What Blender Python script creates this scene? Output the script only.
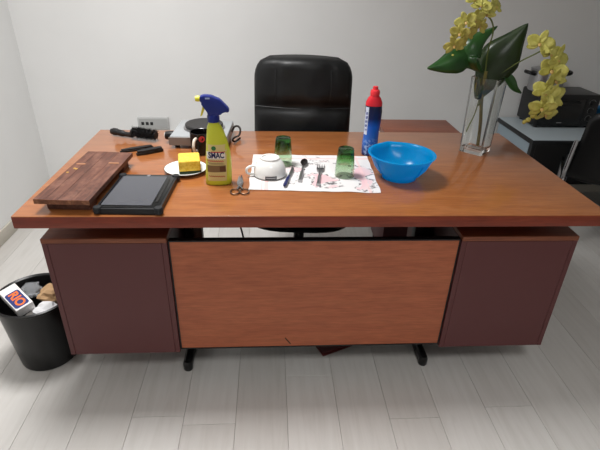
import bpy, bmesh, math, random
from mathutils import Vector, Matrix
random.seed(7)
R = math.radians
PI = math.pi
for o in list(bpy.data.objects):
    bpy.data.objects.remove(o)
scene = bpy.context.scene
C = scene.collection

# ------------------------------------------------------------------ camera
CAM = Vector((-0.1579, -1.2427, 1.3886)); PITCH, YAW, ROLL, FPX = 0.4992, 0.0720, 0.0308, 472.5
fw = Vector((math.sin(YAW)*math.cos(PITCH), math.cos(YAW)*math.cos(PITCH), -math.sin(PITCH)))
rt = Vector((math.cos(YAW), -math.sin(YAW), 0)); up = rt.cross(fw)
r2 = rt*math.cos(ROLL) + up*math.sin(ROLL); u2 = -rt*math.sin(ROLL) + up*math.cos(ROLL)
cd = bpy.data.cameras.new('camera'); cam = bpy.data.objects.new('camera', cd); C.objects.link(cam)
m = Matrix((r2, u2, -fw)).transposed().to_4x4(); m.translation = CAM
cam.matrix_world = m
cd.sensor_width = 36; cd.lens = FPX/600*36; cd.clip_start = 0.05
scene.camera = cam

# ------------------------------------------------------------------ world, lamps, exposure
w = bpy.data.worlds.new('world'); scene.world = w; w.use_nodes = True
w.node_tree.nodes['Background'].inputs[0].default_value = (0.9, 0.95, 1, 1)
w.node_tree.nodes['Background'].inputs[1].default_value = 0.05
CEIL = 2.7
def area(name, loc, sx, sy, power, col):
    l = bpy.data.lights.new(name, 'AREA'); l.shape = 'RECTANGLE'; l.size = sx; l.size_y = sy; l.energy = power; l.color = col; l.spread = R(136)
    o = bpy.data.objects.new(name, l); C.objects.link(o); o.location = loc
    return o
area('unseen_ceiling_light', (-0.72, 0.44, CEIL-0.09), 0.56, 0.56, 32.5, (1.0, 0.995, 0.985))
area('unseen_ceiling_light', (0.30, -1.70, CEIL-0.09), 0.56, 0.56, 20, (1.0, 0.995, 0.985))  # unseen second lamp, added behind the camera to fill the shaded fronts
vs = scene.view_settings
vs.view_transform = 'Standard'; vs.look = 'None'; vs.gamma = 1; vs.use_curve_mapping = False
vs.exposure = 0.0

# ------------------------------------------------------------------ materials
def lin(c):
    return tuple(((v/255)/12.92 if v/255 <= 0.04045 else ((v/255+0.055)/1.055)**2.4) for v in c) + (1,)
def mat(name, col, rough=0.5, metal=0.0, spec=0.5, trans=0.0, ior=1.45, coat=0.0, sub=0.0):
    M = bpy.data.materials.new(name); M.use_nodes = True
    p = M.node_tree.nodes['Principled BSDF']
    p.inputs['Base Color'].default_value = lin(col); p.inputs['Roughness'].default_value = rough
    p.inputs['Metallic'].default_value = metal; p.inputs['Specular IOR Level'].default_value = spec
    p.inputs['Transmission Weight'].default_value = trans; p.inputs['IOR'].default_value = ior
    p.inputs['Coat Weight'].default_value = coat
    return M
def nn(M, t): return M.node_tree.nodes.new(t)
def lk(M, a, b): M.node_tree.links.new(a, b)
def coords(M, scale=(1, 1, 1), obj_info=False, loc=None):
    tc = nn(M, 'ShaderNodeTexCoord'); mp = nn(M, 'ShaderNodeMapping'); mp.inputs['Scale'].default_value = scale
    lk(M, tc.outputs['Object'], mp.inputs['Vector'])
    if loc: mp.inputs['Location'].default_value = loc
    return mp.outputs['Vector']
def noise(M, vec, scale, detail=4, rough=0.55, dist=0.0):
    n = nn(M, 'ShaderNodeTexNoise'); n.inputs['Scale'].default_value = scale; n.inputs['Detail'].default_value = detail
    n.inputs['Roughness'].default_value = rough; n.inputs['Distortion'].default_value = dist
    lk(M, vec, n.inputs['Vector']); return n.outputs['Fac']
def ramp(M, fac, stops, interp='LINEAR'):
    r = nn(M, 'ShaderNodeValToRGB'); e = r.color_ramp.elements; r.color_ramp.interpolation = interp
    while len(e) < len(stops): e.new(0.5)
    for i, (p, c) in enumerate(stops): e[i].position = p; e[i].color = c if len(c) == 4 else lin(c)
    lk(M, fac, r.inputs['Fac']); return r.outputs['Color']
def mix(M, fac, a, b, mode='MIX'):
    x = nn(M, 'ShaderNodeMix'); x.data_type = 'RGBA'; x.blend_type = mode
    for s, v in ((x.inputs[0], fac), (x.inputs[6], a), (x.inputs[7], b)):
        if isinstance(v, (int, float)): s.default_value = v
        elif isinstance(v, tuple): s.default_value = v
        else: lk(M, v, s)
    return x.outputs[2]
def basecol(M, sock): lk(M, sock, M.node_tree.nodes['Principled BSDF'].inputs['Base Color'])
def bump(M, fac, strength=0.2, dist=0.002):
    b = nn(M, 'ShaderNodeBump'); b.inputs['Strength'].default_value = strength; b.inputs['Distance'].default_value = dist
    lk(M, fac, b.inputs['Height']); lk(M, b.outputs['Normal'], M.node_tree.nodes['Principled BSDF'].inputs['Normal'])

def wood(name, dark, mid, light, stretch=(0.9, 9, 9), rough=0.36, big=1.3, coat=0.0, spec=0.5):
    M = mat(name, mid, rough, coat=coat, spec=spec)
    v = coords(M, stretch)
    n1 = noise(M, v, 3.2*big, 6, 0.6, 0.6)
    v2 = coords(M, tuple(s*3.2 for s in stretch))
    n2 = noise(M, v2, 6, 3, 0.6)
    c1 = ramp(M, n1, [(0.30, dark), (0.5, mid), (0.72, light)])
    c2 = ramp(M, n2, [(0.3, (205, 205, 205)), (0.7, (255, 255, 255))])
    basecol(M, mix(M, 0.7, c1, c2, 'MULTIPLY'))
    bump(M, n2, 0.05, 0.001)
    return M
MW = {}
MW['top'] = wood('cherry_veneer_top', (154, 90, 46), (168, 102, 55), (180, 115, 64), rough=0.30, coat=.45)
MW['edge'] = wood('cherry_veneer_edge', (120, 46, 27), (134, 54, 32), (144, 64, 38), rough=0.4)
MW['panel'] = wood('cherry_veneer_panel', (170, 92, 60), (177, 98, 64), (184, 105, 69), rough=0.42)
MW['slab'] = wood('pedestal_top_veneer', (112, 60, 40), (134, 76, 50), (148, 88, 58), rough=0.45)
MW['ret'] = wood('return_veneer_shaded', (116, 60, 40), (134, 72, 48), (146, 84, 56), rough=0.4)  # cherry made darker: shade on the lower return is in the colour
MW['board'] = wood('weathered_board_wood', (74, 42, 32), (98, 59, 46), (124, 80, 63), stretch=(9, 0.9, 9), rough=0.55, big=2.2)
_M = MW['board']; _p = _M.node_tree.nodes['Principled BSDF']; _src = _p.inputs['Base Color'].links[0].from_socket
_n = noise(_M, coords(_M, (1.6, 1, 1)), 16, 5, .7); basecol(_M, mix(_M, ramp(_M, _n, [(.48, (0, 0, 0)), (.72, (190, 190, 190))]), _src, lin((150, 106, 88))))
MW['boardend'] = wood('board_end_wood', (96, 56, 38), (130, 80, 54), (170, 118, 84), stretch=(9, 9, 9), rough=0.65)
M_burg = mat('burgundy_laminate', (90, 46, 46), 0.42)
M_burg2 = mat('burgundy_laminate_edge', (84, 42, 45), 0.45)
M_blk = mat('black_plastic', (16, 16, 17), 0.38)
M_blkm = mat('black_painted_metal', (13, 13, 14), 0.3)
M_blks = mat('black_satin', (26, 26, 28), 0.5)
M_chrome = mat('chrome', (205, 205, 208), 0.16, 1.0)
M_steel = mat('brushed_steel', (170, 170, 172), 0.3, 1.0)
M_white = mat('white_glaze', (238, 238, 236), 0.15)
M_hlwhite = mat('highlight_white', (225, 225, 222), 0.4)
M_grey = mat('grey_enamel', (158, 161, 163), 0.35)

def leather():
    M = mat('black_leather', (17, 18, 19), 0.42, spec=0.4)
    v = coords(M); n = noise(M, v, 240, 3); n2 = noise(M, v, 9, 2)
    bump(M, n, 0.18, 0.001); return M
M_lea = leather()
def wallmat():
    M = mat('white_wall_paint', (238, 238, 237), 0.75, spec=0.2)
    v = coords(M); n = noise(M, v, 2.2, 3); basecol(M, ramp(M, n, [(0.3, (236, 236, 235)), (0.7, (240, 240, 239))]))
    bump(M, noise(M, v, 160, 2), 0.06, 0.001); return M
M_wall = wallmat()
def plankmat():
    M = mat('pale_oak_laminate', (200, 196, 190), 0.32, spec=0.5)
    tc = nn(M, 'ShaderNodeTexCoord'); oi = nn(M, 'ShaderNodeObjectInfo')
    ad = nn(M, 'ShaderNodeVectorMath'); ad.operation = 'ADD'
    cb = nn(M, 'ShaderNodeCombineXYZ'); mu = nn(M, 'ShaderNodeMath'); mu.operation = 'MULTIPLY'; mu.inputs[1].default_value = 37
    lk(M, oi.outputs['Random'], mu.inputs[0]); lk(M, mu.outputs[0], cb.inputs[0]); lk(M, mu.outputs[0], cb.inputs[1])
    lk(M, tc.outputs['Object'], ad.inputs[0]); lk(M, cb.outputs[0], ad.inputs[1])
    mp = nn(M, 'ShaderNodeMapping'); mp.inputs['Scale'].default_value = (11, 0.9, 1); lk(M, ad.outputs[0], mp.inputs['Vector'])
    n = noise(M, mp.outputs['Vector'], 3.5, 6, 0.62, 0.5)
    c = ramp(M, n, [(0.28, (199, 196, 191)), (0.5, (207, 204, 200)), (0.75, (212, 210, 206))])
    t = ramp(M, oi.outputs['Random'], [(0, (243, 242, 241)), (1, (255, 255, 255))])
    basecol(M, mix(M, 1.0, c, t, 'MULTIPLY')); bump(M, n, 0.05, 0.001); return M
M_plank = plankmat()
M_joint = mat('dark_joint', (165, 159, 152), 0.8)

# ------------------------------------------------------------------ mesh helpers
def obj(name, bm, M, parent=None, loc=(0, 0, 0), rot=(0, 0, 0), smooth=35, label=None):
    me = bpy.data.meshes.new(name)
    bmesh.ops.recalc_face_normals(bm, faces=bm.faces)
    bm.to_mesh(me); bm.free()
    for f in me.polygons: f.use_smooth = True
    me.set_sharp_from_angle(angle=R(smooth))
    for x in (M if isinstance(M, (list, tuple)) else [M]): me.materials.append(x)
    o = bpy.data.objects.new(name, me); C.objects.link(o)
    o.parent = parent; o.location = loc; o.rotation_euler = rot
    if label: o['label'] = label
    return o
def tag(o, label, cat, group=None):
    o['label'] = label; o['category'] = cat
    if group: o['group'] = group
    return o
def thing(name, label, cat, loc=(0, 0, 0), rz=0, group=None):
    o = bpy.data.objects.new(name, None); C.objects.link(o); o.location = loc; o.rotation_euler = (0, 0, rz)
    o.empty_display_size = 0.05
    return tag(o, label, cat, group)
def struct(name, bm, M, **k):
    o = obj(name, bm, M, **k); o['kind'] = 'structure'; return o
def BM(): return bmesh.new()
def box(bm, x0, x1, y0, y1, z0, z1, bev=0.0, seg=2, mat_i=0, T=None):
    r = bmesh.ops.create_cube(bm, size=1.0); vs_ = r['verts']
    for v in vs_:
        v.co = Vector(((x0+x1)/2 + v.co.x*(x1-x0), (y0+y1)/2 + v.co.y*(y1-y0), (z0+z1)/2 + v.co.z*(z1-z0)))
    faces = list({f for v in vs_ for f in v.link_faces})
    if bev > 0:
        es = list({e for v in vs_ for e in v.link_edges})
        rr = bmesh.ops.bevel(bm, geom=es, offset=bev, segments=seg, affect='EDGES', profile=0.5)
        faces = list({f for f in faces if f.is_valid} | set(rr['faces']))
        vs_ = list({v for f in faces for v in f.verts})
    for f in faces: f.material_index = mat_i
    if T is not None: bmesh.ops.transform(bm, matrix=T, verts=vs_)
    return vs_
def lathe(bm, prof, n=32, c=(0, 0), close=False, sx=1, sy=1):
    rings = []
    for r, z in prof:
        if r < 1e-6: rings.append([bm.verts.new((c[0], c[1], z))])
        else: rings.append([bm.verts.new((c[0]+sx*r*math.cos(2*PI*i/n), c[1]+sy*r*math.sin(2*PI*i/n), z)) for i in range(n)])
    pairs = list(zip(rings, rings[1:])) + ([(rings[-1], rings[0])] if close else [])
    for a, b in pairs:
        for i in range(n):
            j = (i+1) % n
            if len(a) == 1 and len(b) == 1: continue
            if len(a) == 1: bm.faces.new((a[0], b[i], b[j]))
            elif len(b) == 1: bm.faces.new((a[i], a[j], b[0]))
            else: bm.faces.new((a[i], a[j], b[j], b[i]))
def loft(bm, secs, n=28, p=2.0):
    """secs: (z, xc, yc, rx, ry); superellipse power p; capped"""
    rings = []
    for s in secs:
        z, xc, yc, rx, ry = s[:5]; pp = s[5] if len(s) > 5 else p
        ring = []
        for i in range(n):
            a = 2*PI*i/n; ca, sa = math.cos(a), math.sin(a)
            ring.append(bm.verts.new((xc+rx*math.copysign(abs(ca)**(2/pp), ca), yc+ry*math.copysign(abs(sa)**(2/pp), sa), z)))
        rings.append(ring)
    for a, b in zip(rings, rings[1:]):
        for i in range(n):
            j = (i+1) % n; bm.faces.new((a[i], a[j], b[j], b[i]))
    bm.faces.new(rings[0][::-1]); bm.faces.new(rings[-1])
def catmull(pts, k=6):
    P = [Vector(p) for p in pts]; out = []
    for i in range(len(P)-1):
        p0 = P[max(i-1, 0)]; p1 = P[i]; p2 = P[i+1]; p3 = P[min(i+2, len(P)-1)]
        for j in range(k):
            t = j/k
            out.append(0.5*((2*p1)+(-p0+p2)*t+(2*p0-5*p1+4*p2-p3)*t*t+(-p0+3*p1-3*p2+p3)*t**3))
    out.append(P[-1]); return out
def tube(bm, pts, r, n=8, smooth=True, k=6, closed=False, cap=True):
    P = catmull(pts, k) if smooth else [Vector(p) for p in pts]
    if closed: P = P[:-1]
    N = len(P); rings = []; prev = None
    for i in range(N):
        if closed: t = (P[(i+1) % N]-P[i-1]).normalized()
        else: t = (P[min(i+1, N-1)]-P[max(i-1, 0)]).normalized()
        if prev is None:
            a = Vector((0, 0, 1)) if abs(t.z) < 0.9 else Vector((1, 0, 0)); u = t.cross(a).normalized()
        else: u = (prev - t*prev.dot(t)).normalized()
        prev = u; v = t.cross(u)
        rad = r[min(int(i/(N-1)*(len(r)-1)+0.5), len(r)-1)] if isinstance(r, (list, tuple)) else r
        rings.append([bm.verts.new(P[i]+u*rad*math.cos(2*PI*q/n)+v*rad*math.sin(2*PI*q/n)) for q in range(n)])
    for a, b in (list(zip(rings, rings[1:])) + ([(rings[-1], rings[0])] if closed else [])):
        for i in range(n):
            j = (i+1) % n; bm.faces.new((a[i], a[j], b[j], b[i]))
    if cap and not closed:
        bm.faces.new(rings[0][::-1]); bm.faces.new(rings[-1])
def prism(bm, poly, y0, y1, axis='y', bev=0.0, mat_i=0, T=None):
    """poly of (a,b): axis y -> x,z ; axis z -> x,y"""
    f = (lambda a, b, t: (a, t, b)) if axis == 'y' else (lambda a, b, t: (a, b, t))
    A = [bm.verts.new(f(a, b, y0)) for a, b in poly]; B_ = [bm.verts.new(f(a, b, y1)) for a, b in poly]
    n = len(poly); fs = [bm.faces.new(A), bm.faces.new(B_[::-1])]
    for i in range(n):
        j = (i+1) % n; fs.append(bm.faces.new((A[i], B_[i], B_[j], A[j])))
    vs_ = A+B_
    if bev > 0:
        es = list({e for q in fs for e in q.edges})
        rr = bmesh.ops.bevel(bm, geom=es, offset=bev, segments=2, affect='EDGES', profile=0.5)
        fs = [q for q in fs if q.is_valid]+rr['faces']; vs_ = list({v for q in fs for v in q.verts})
    for q in fs:
        if q.is_valid: q.material_index = mat_i
    if T is not None: bmesh.ops.transform(bm, matrix=T, verts=[v for v in vs_ if v.is_valid])
def rrect(cx, cy, w_, h_, r, n=5):
    out = []
    for (sx, sy, a0) in ((1, 1, 0), (-1, 1, 90), (-1, -1, 180), (1, -1, 270)):
        for i in range(n+1):
            a = R(a0+90*i/n); out.append((cx+sx*(w_/2-r)+r*math.cos(a), cy+sy*(h_/2-r)+r*math.sin(a)))
    return out
def text_obj(name, body, size, M, parent, fn, bold=0.0, shear=0.0, sx=1.0):
    cu = bpy.data.curves.new('t', 'FONT'); cu.body = body; cu.size = size; cu.align_x = 'CENTER'; cu.align_y = 'CENTER'
    cu.offset = bold; cu.shear = shear
    t = bpy.data.objects.new('t', cu); C.objects.link(t)
    dg = bpy.context.evaluated_depsgraph_get(); dg.update()
    me = bpy.data.meshes.new_from_object(t.evaluated_get(dg)); me.name = name
    bpy.data.objects.remove(t); bpy.data.curves.remove(cu)
    for v in me.vertices: v.co = Vector(fn(v.co.x*sx, v.co.y))
    me.materials.clear(); me.materials.append(M)
    o = bpy.data.objects.new(name, me); C.objects.link(o); o.parent = parent
    return o

# ------------------------------------------------------------------ room shell
XL, XR, YB, YF = -1.64, 3.4, 1.80, -3.2
b = BM(); box(b, XL-0.1, XR+0.1, YF-0.1, YB+0.1, -0.10, -0.004); floor = struct('floor', b, M_joint)
b = BM(); box(b, XL-0.1, XR+0.1, YB, YB+0.1, -0.1, CEIL+0.1); struct('wall_back', b, M_wall)
b = BM(); box(b, XL-0.1, XL, YF-0.1, YB, -0.1, CEIL+0.1); struct('wall_left', b, M_wall)
b = BM(); box(b, XR, XR+0.1, YF-0.1, YB, -0.1, CEIL+0.1); struct('wall_right', b, M_wall)
b = BM(); box(b, XL, XR, YF-0.1, YF, -0.1, CEIL+0.1); struct('wall_front', b, M_wall)
b = BM(); box(b, XL-0.1, XR+0.1, YF-0.1, YB+0.1, CEIL, CEIL+0.1); struct('ceiling', b, M_wall)
M_base = mat('baseboard_beige', (196, 190, 178), 0.5)
b = BM(); box(b, XL, XL+0.012, YF, YB, 0, 0.075, 0.003); struct('baseboard_left', b, M_base)
b = BM(); box(b, XL+0.012, XR, YB-0.012, YB, 0, 0.075, 0.003); struct('baseboard_back', b, M_base)
# laminate planks, running away from the camera
PW = 0.18; PL = 1.2; me_cache = {}
k0 = math.floor((XL+0.10)/PW)-1
for k in range(k0, 21):
    xa = -0.10+k*PW; xb = xa+PW
    xa2, xb2 = max(xa, XL), min(xb, XR)
    if xb2-xa2 < 0.02: continue
    off = {-2: -0.13, 2: -0.13}.get(k, -0.13+((k*5) % 7)/7*PL+0.21)
    ys = off-PL*5
    while ys < YB:
        ya, yb = max(ys, YF), min(ys+PL, YB)
        if yb-ya > 0.03 and ya < YB and yb > YF:
            key = (round(xb2-xa2, 3), round(yb-ya, 3))
            if key not in me_cache:
                b = BM(); g = 0.0005
                box(b, -key[0]/2+g, key[0]/2-g, -key[1]/2+g, key[1]/2-g, -0.0045, 0.0, 0.0006, 1)
                o = obj('plank', b, M_plank, floor); me_cache[key] = o.data
            else:
                o = bpy.data.objects.new('plank', me_cache[key]); C.objects.link(o); o.parent = floor
            o.location = ((xa2+xb2)/2, (ya+yb)/2, 0)
        ys += PL
# housings: the lamp over the desk, and the added fill lamp behind the camera
M_lampw = mat('lamp_housing_white', (235, 235, 235), 0.5)
for (x, y, lab) in ((-.72, .44, 'square white ceiling lamp panel over the left end of the desk'), (.30, -1.70, 'added unseen fill lamp panel in the front half of the room')):
    t = thing('unseen_ceiling_lamp', lab, 'ceiling lamp', (x, y, CEIL))
    b = BM()
    for (x0, x1, y0, y1) in ((-.31, .31, -.31, -.29), (-.31, .31, .29, .31), (-.31, -.29, -.29, .29), (.29, .31, -.29, .29)):
        box(b, x0, x1, y0, y1, -0.085, 0)
    obj('housing', b, M_lampw, t)
# wall socket plate behind the desk
t = thing('wall_socket', 'white wall socket box with three dark outlets on back wall', 'socket', (-0.905, YB, 0.484))
b = BM(); box(b, -0.098, 0.098, -0.018, 0, -0.038, 0.038, 0.004); obj('plate', b, mat('socket_plate', (196, 197, 196), 0.45), t)
b = BM(); box(b, -0.088, 0.088, -0.0195, -0.0175, -0.028, 0.028, 0.0005, 1); obj('insert', b, mat('socket_insert', (178, 179, 178), 0.5), t)
for i in range(3):
    x = -0.065+0.028*i
    b = BM(); box(b, x-0.009, x+0.009, -0.0215, -0.0192, -0.012, 0.008, 0.001, 1); obj('outlet', b, M_blks, t)

# ------------------------------------------------------------------ executive desk
W2, D, H, TH = 0.90, 0.8235, 0.74, 0.040
desk = thing('desk', 'large cherry wood desk with two burgundy pedestals and wide overhanging top', 'desk', (0, 0.4, 0))
def dp(name, bm, M, par=None, **k):
    bmesh.ops.translate(bm, vec=(0, -0.4, 0), verts=bm.verts); return obj(name, bm, M, par or desk, **k)
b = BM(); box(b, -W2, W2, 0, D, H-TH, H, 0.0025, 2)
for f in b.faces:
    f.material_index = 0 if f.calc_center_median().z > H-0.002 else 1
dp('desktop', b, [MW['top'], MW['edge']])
for (xa, xb) in ((-0.868, -0.484), (0.472, 0.868)):
    b = BM(); box(b, xa+0.003, xb-0.003, 0.075, 0.62, 0.156, 0.613); ped = dp('pedestal', b, M_burg2)
    b = BM(); box(b, xa, xb, 0.058, 0.63, 0.6135, 0.6305, 0.0015, 1); dp('top_board', b, MW['slab'], ped, label='brown wooden board on top of the pedestal')
    b = BM(); box(b, xa+0.0172, xb-0.0172, 0.0606, 0.0748, 0.152, 0.612, 0.001, 1); dp('front_panel', b, M_burg, ped)
    for (x0, x1) in ((xa, xa+0.0165), (xb-0.0165, xb)):
        b = BM(); box(b, x0, x1, 0.060, 0.62, 0.152, 0.613, 0.001, 1); dp('side_panel', b, M_burg, ped)
    b = BM(); box(b, xa+0.06, xb-0.06, 0.25, 0.55, 0.6306, H-TH-0.0003); dp('spacer', b, M_blk, ped)
b = BM(); box(b, -0.478, 0.466, 0.068, 0.086, 0.166, 0.612, 0.0008, 1); mp_ = dp('modesty_panel', b, MW['panel'])
b = BM()
box(b, -0.481, 0.469, 0.067, 0.088, 0.612, 0.6165); box(b, -0.4815, -0.478, 0.067, 0.088, 0.162, 0.612)
box(b, 0.466, 0.4695, 0.067, 0.088, 0.162, 0.612); box(b, -0.481, 0.469, 0.067, 0.088, 0.161, 0.166)
dp('edge_trim', b, M_blk, mp_, label='thin black edging round the wooden front panel')
b = BM(); tube(b, [(0.205-0.31, 0.0675, 0.205), (0.225-0.31, 0.0675, 0.176)], 0.0022, 6, False); dp('scuff', b, mat('scuff_dark', (74, 50, 38), .7), mp_)
for x in (-0.478, 0.452):
    b = BM(); box(b, x-0.025, x+0.025, 0.34, 0.42, 0.02, H-TH-0.0003, 0.006); leg = dp('leg', b, M_blkm)
    b = BM()
    poly = [(-0.017, 0.0), (0.017, 0.0), (0.017, 0.032), (0.009, 0.042), (-0.009, 0.042), (-0.017, 0.032)]
    prism(b, [(x+a, z+0.004) for a, z in poly], 0.128, 0.72, bev=0.004); dp('foot', b, M_blkm, leg)
    b = BM(); lathe(b, [(0, 0), (0.016, 0), (0.018, 0.004), (0.018, 0.03), (0.013, 0.042), (0, 0.045)], 16, (x, 0.131)); dp('foot_cap', b, M_blkm, leg)
    b = BM(); lathe(b, [(0, 0), (0.016, 0), (0.016, 0.004), (0, 0.004)], 16, (x, 0.70)); dp('glide', b, M_blkm, leg)
b = BM(); box(b, -0.452, -0.420, 0.36, 0.40, 0.052, H-TH-0.0003, 0.004); dp('cable_duct', b, mat('grey_duct', (168, 168, 166), .5))
b = BM(); box(b, 0.395, 0.425, 0.30, 0.34, 0.10, H-TH-0.0003, 0.004); dp('upright', b, M_blks)
b = BM(); box(b, -0.46, 0.46, 0.36, 0.40, H-TH-0.05, H-TH-0.0003, 0.003); dp('cross_beam', b, M_blkm)
b = BM(); box(b, -0.46, 0.46, 0.085, 0.34, 0.17, 0.19); dp('shelf_rail', b, M_blk)

# lower side return behind the desk's right end
ret = thing('desk_return', 'lower cherry side return, coloured darker for shade, behind the right end of the desk', 'desk', (0.588, 1.0, 0))
b = BM(); box(b, -0.19, 0.185, -0.17, 0.17, 0.668, 0.70, 0.002); obj('return_top', b, [MW['ret']], ret)
b = BM(); box(b, -0.16, 0.16, -0.14, 0.14, 0.06, 0.6675, 0.002); obj('cabinet_body', b, M_burg2, ret)
for x in (-.13, .13):
    for y in (-.11, .11):
        b = BM(); lathe(b, [(0, 0), (.02, 0), (.022, .06), (0, .06)], 12, (x, y)); obj('foot', b, M_blk, ret)

# ------------------------------------------------------------------ black leather office chair
ch = thing('office_chair', 'black leather high-back office chair tucked behind the desk', 'chair', (-0.024, 0.68, 0), R(-4))
from mathutils import noise as mn0
def padded(bm, W_, Hh, th, crown=0.02, nx=26, nz=30, seams=(), creases=(), rtop=0.12, rbot=0.04, bow=0.03, back=0.02):
    """upright cushion in x,z centred in x from z=0; front faces -y"""
    def halfw(z):
        # rounded top corners
        if z > Hh-rtop:
            q = (z-(Hh-rtop))/rtop; return W_/2-rtop*0.72*(1-math.sqrt(max(0, 1-q*q)))
        if z < rbot:
            q = (rbot-z)/rbot; return W_/2-rbot*(1-math.sqrt(max(0, 1-q*q)))
        return W_/2
    F, Bk = [], []
    for j in range(nz+1):
        s = j/nz; z = Hh*(0.5-0.5*math.cos(PI*s)) if False else Hh*s
        hw = max(halfw(z), 0.02); rf, rb = [], []
        for i in range(nx+1):
            u = -1+2*i/nx; u2_ = math.sin(u*PI/2)
            x = u2_*hw
            ez = min(1, max(0, min(z, Hh-z))/0.05); eu = math.sqrt(max(0, 1-abs(u2_)**6)); e = eu*math.sqrt(1-(1-ez)**2)
            y = -(th*0.5*e) - bow*(1-(x/(W_/2))**2)*-1*0
            d = 0
            for sx_ in seams: d += 0.006*math.exp(-((abs(x)-sx_)/0.007)**2)
            for (zc_, dep, wid) in creases: d += dep*math.exp(-((z-zc_)/wid)**2)
            puff = crown*e*(0.5+0.5*math.cos(PI*min(1, abs(x)/(W_/2))))
            y = -th*0.5*e-puff+d*e+.007*e*mn0.noise((x*16, z*9, 2.0))+.003*e*mn0.noise((x*40, z*14+x*20, 5.0))
            rf.append(bm.verts.new((x, y, z+0.008*(1-u2_*u2_)*(z/Hh)))); rb.append(bm.verts.new((x, th*0.5*e+back*e*0.5, z+0.008*(1-u2_*u2_)*(z/Hh))))
        F.append(rf); Bk.append(rb)
    for G in (F, Bk):
        for j in range(nz):
            for i in range(nx): bm.faces.new((G[j][i], G[j][i+1], G[j+1][i+1], G[j+1][i]))
    bmesh.ops.remove_doubles(bm, verts=bm.verts, dist=1e-5)
b = BM(); padded(b, 0.458, 0.625, 0.10, 0.035, seams=(0.125,), creases=((0.40, 0.022, 0.022), (0.17, 0.015, 0.02)), rtop=.10)
bk = obj('backrest', b, M_lea, ch, (0, 0.27, 0.41), (R(-7), 0, 0), smooth=80)
b = BM()
for sx_ in (-.125, .125): tube(b, [(sx_, -0.058, .43), (sx_*1.02, -0.075, .50), (sx_, -0.062, .57)], 0.0016, 6)
tube(b, [(-.225, -0.030, .402), (-.12, -0.050, .398), (0, -0.062, .396), (.12, -0.050, .398), (.225, -0.030, .402)], 0.002, 6)
obj('piping', b, M_blks, bk)
b = BM()
loft(b, [(0.425, 0, 0, .20, .22, 3.5), (0.44, 0, 0, .235, .255, 3.2), (0.485, 0, 0, .245, .265, 3.2), (0.52, 0, 0, .235, .255, 3.2), (0.532, 0, 0, .17, .19, 3)], 40)
obj('seat', b, M_lea, ch, (0, 0.0, 0), smooth=80)
b = BM(); box(b, -.10, .10, -.14, .10, .39, .426, .008); obj('tilt_mechanism', b, M_blkm, ch)
b = BM(); lathe(b, [(0, .11), (.03, .11), (.03, .25), (.024, .25), (.024, .395), (0, .395)], 20, (0, -.02)); obj('gas_column', b, M_blkm, ch)
b = BM(); box(b, -.04, .04, .10, .29, .395, .42, .006); box(b, -.035, .035, .27, .295, .40, .60, .006); obj('back_support', b, M_blkm, ch)
for i in range(5):
    a = 2*PI*i/5+R(36); ca, sa = math.cos(a), math.sin(a)
    b = BM(); tube(b, [(0.02*ca, -.02+.02*sa, .115), (.15*ca, -.02+.15*sa, .10), (.27*ca, -.02+.27*sa, .075)], [.024, .02, .015], 8)
    lg = obj('base_arm', b, M_blkm, ch)
    b = BM(); T = Matrix.Translation((.27*ca, -.02+.27*sa, .0275)) @ Matrix.Rotation(a, 4, 'Z') @ Matrix.Rotation(PI/2, 4, 'X')
    lathe(b, [(0, -.022), (.024, -.022), (.0275, -.016), (.0275, .016), (.024, .022), (0, .022)], 16)
    bmesh.ops.transform(b, matrix=T, verts=b.verts); obj('caster', b, M_blk, lg)

# ------------------------------------------------------------------ waste basket with rubbish
bk = thing('waste_basket', 'round black plastic waste basket beside the left burgundy pedestal', 'waste basket', (-1.038, 0.234, 0)); bk.scale = (1.02, 1.02, 1.06)
b = BM()
lathe(b, [(0, .001), (.098, .001), (.103, .006), (.113, .10), (.128, .262), (.136, .268), (.137, .276), (.131, .279), (.124, .274), (.109, .10), (.099, .012), (0, .010)], 48)
obj('bin', b, mat('bin_black', (13, 13, 14), .34), bk)
M_carton = mat('carton_white', (236, 234, 232), .45)
def rest(parent=None): pass
ct = thing('carton', 'white crumpled carton printed RIO in the waste basket', 'carton', (-1.078, 0.196, 0.287), 0); ct.scale = (.9, .9, .9)
_y = Vector((.74, -.62, -.22)).normalized(); _n = Vector((.12, -.30, .95)); _n = (_n-_y*_n.dot(_y)).normalized(); _x = _y.cross(_n)
ct.rotation_euler = Matrix((_x, _y, _n)).transposed().to_euler()
b = BM(); box(b, -.034, .034, -.080, .058, -.022, .022, .003); obj('box', b, M_carton, ct)
M_navy = mat('print_navy', (28, 42, 110), .5); M_or = mat('print_orange', (238, 112, 32), .5)
b = BM(); prism(b, rrect(0.002, 0.004, .056, .092, .010), .0222, .0228, 'z'); obj('print_panel', b, M_navy, ct)
text_obj('lettering', 'RIO', .050, M_or, ct, lambda x, y: (0.002-y, x+0.004, .0232), bold=.0016, sx=0.98)
def crumple(bm, r, seed, n=3, squash=(1, 1, 1), amp=.22):
    rnd = random.Random(seed)
    bmesh.ops.create_icosphere(bm, subdivisions=n, radius=r)
    from mathutils import noise as mn
    for v in bm.verts:
        q = v.co*(1/r)*1.7+Vector((seed*3.1, seed, 0)); d = mn.noise(q)+0.6*abs(mn.noise(q*2.3))+.35*mn.noise(q*5)
        v.co = v.co*(1+amp*d); v.co = Vector((v.co.x*squash[0], v.co.y*squash[1], v.co.z*squash[2]))
b = BM(); crumple(b, .05, 3, 3, (1, .9, .7), .38)
tag(obj('paper_wad', b, mat('brown_paper', (176, 142, 104), .8), None, (-.990, .280, .256), smooth=20), 'crumpled brown paper in the waste basket', 'paper')
b = BM(); crumple(b, .04, 5, 3, (1.1, 1, .7), .4)
tag(obj('paper_wad', b, mat('white_tissue', (226, 226, 228), .8), None, (-.985, .190, .245), smooth=20), 'crumpled white tissue in the waste basket', 'paper')
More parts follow.
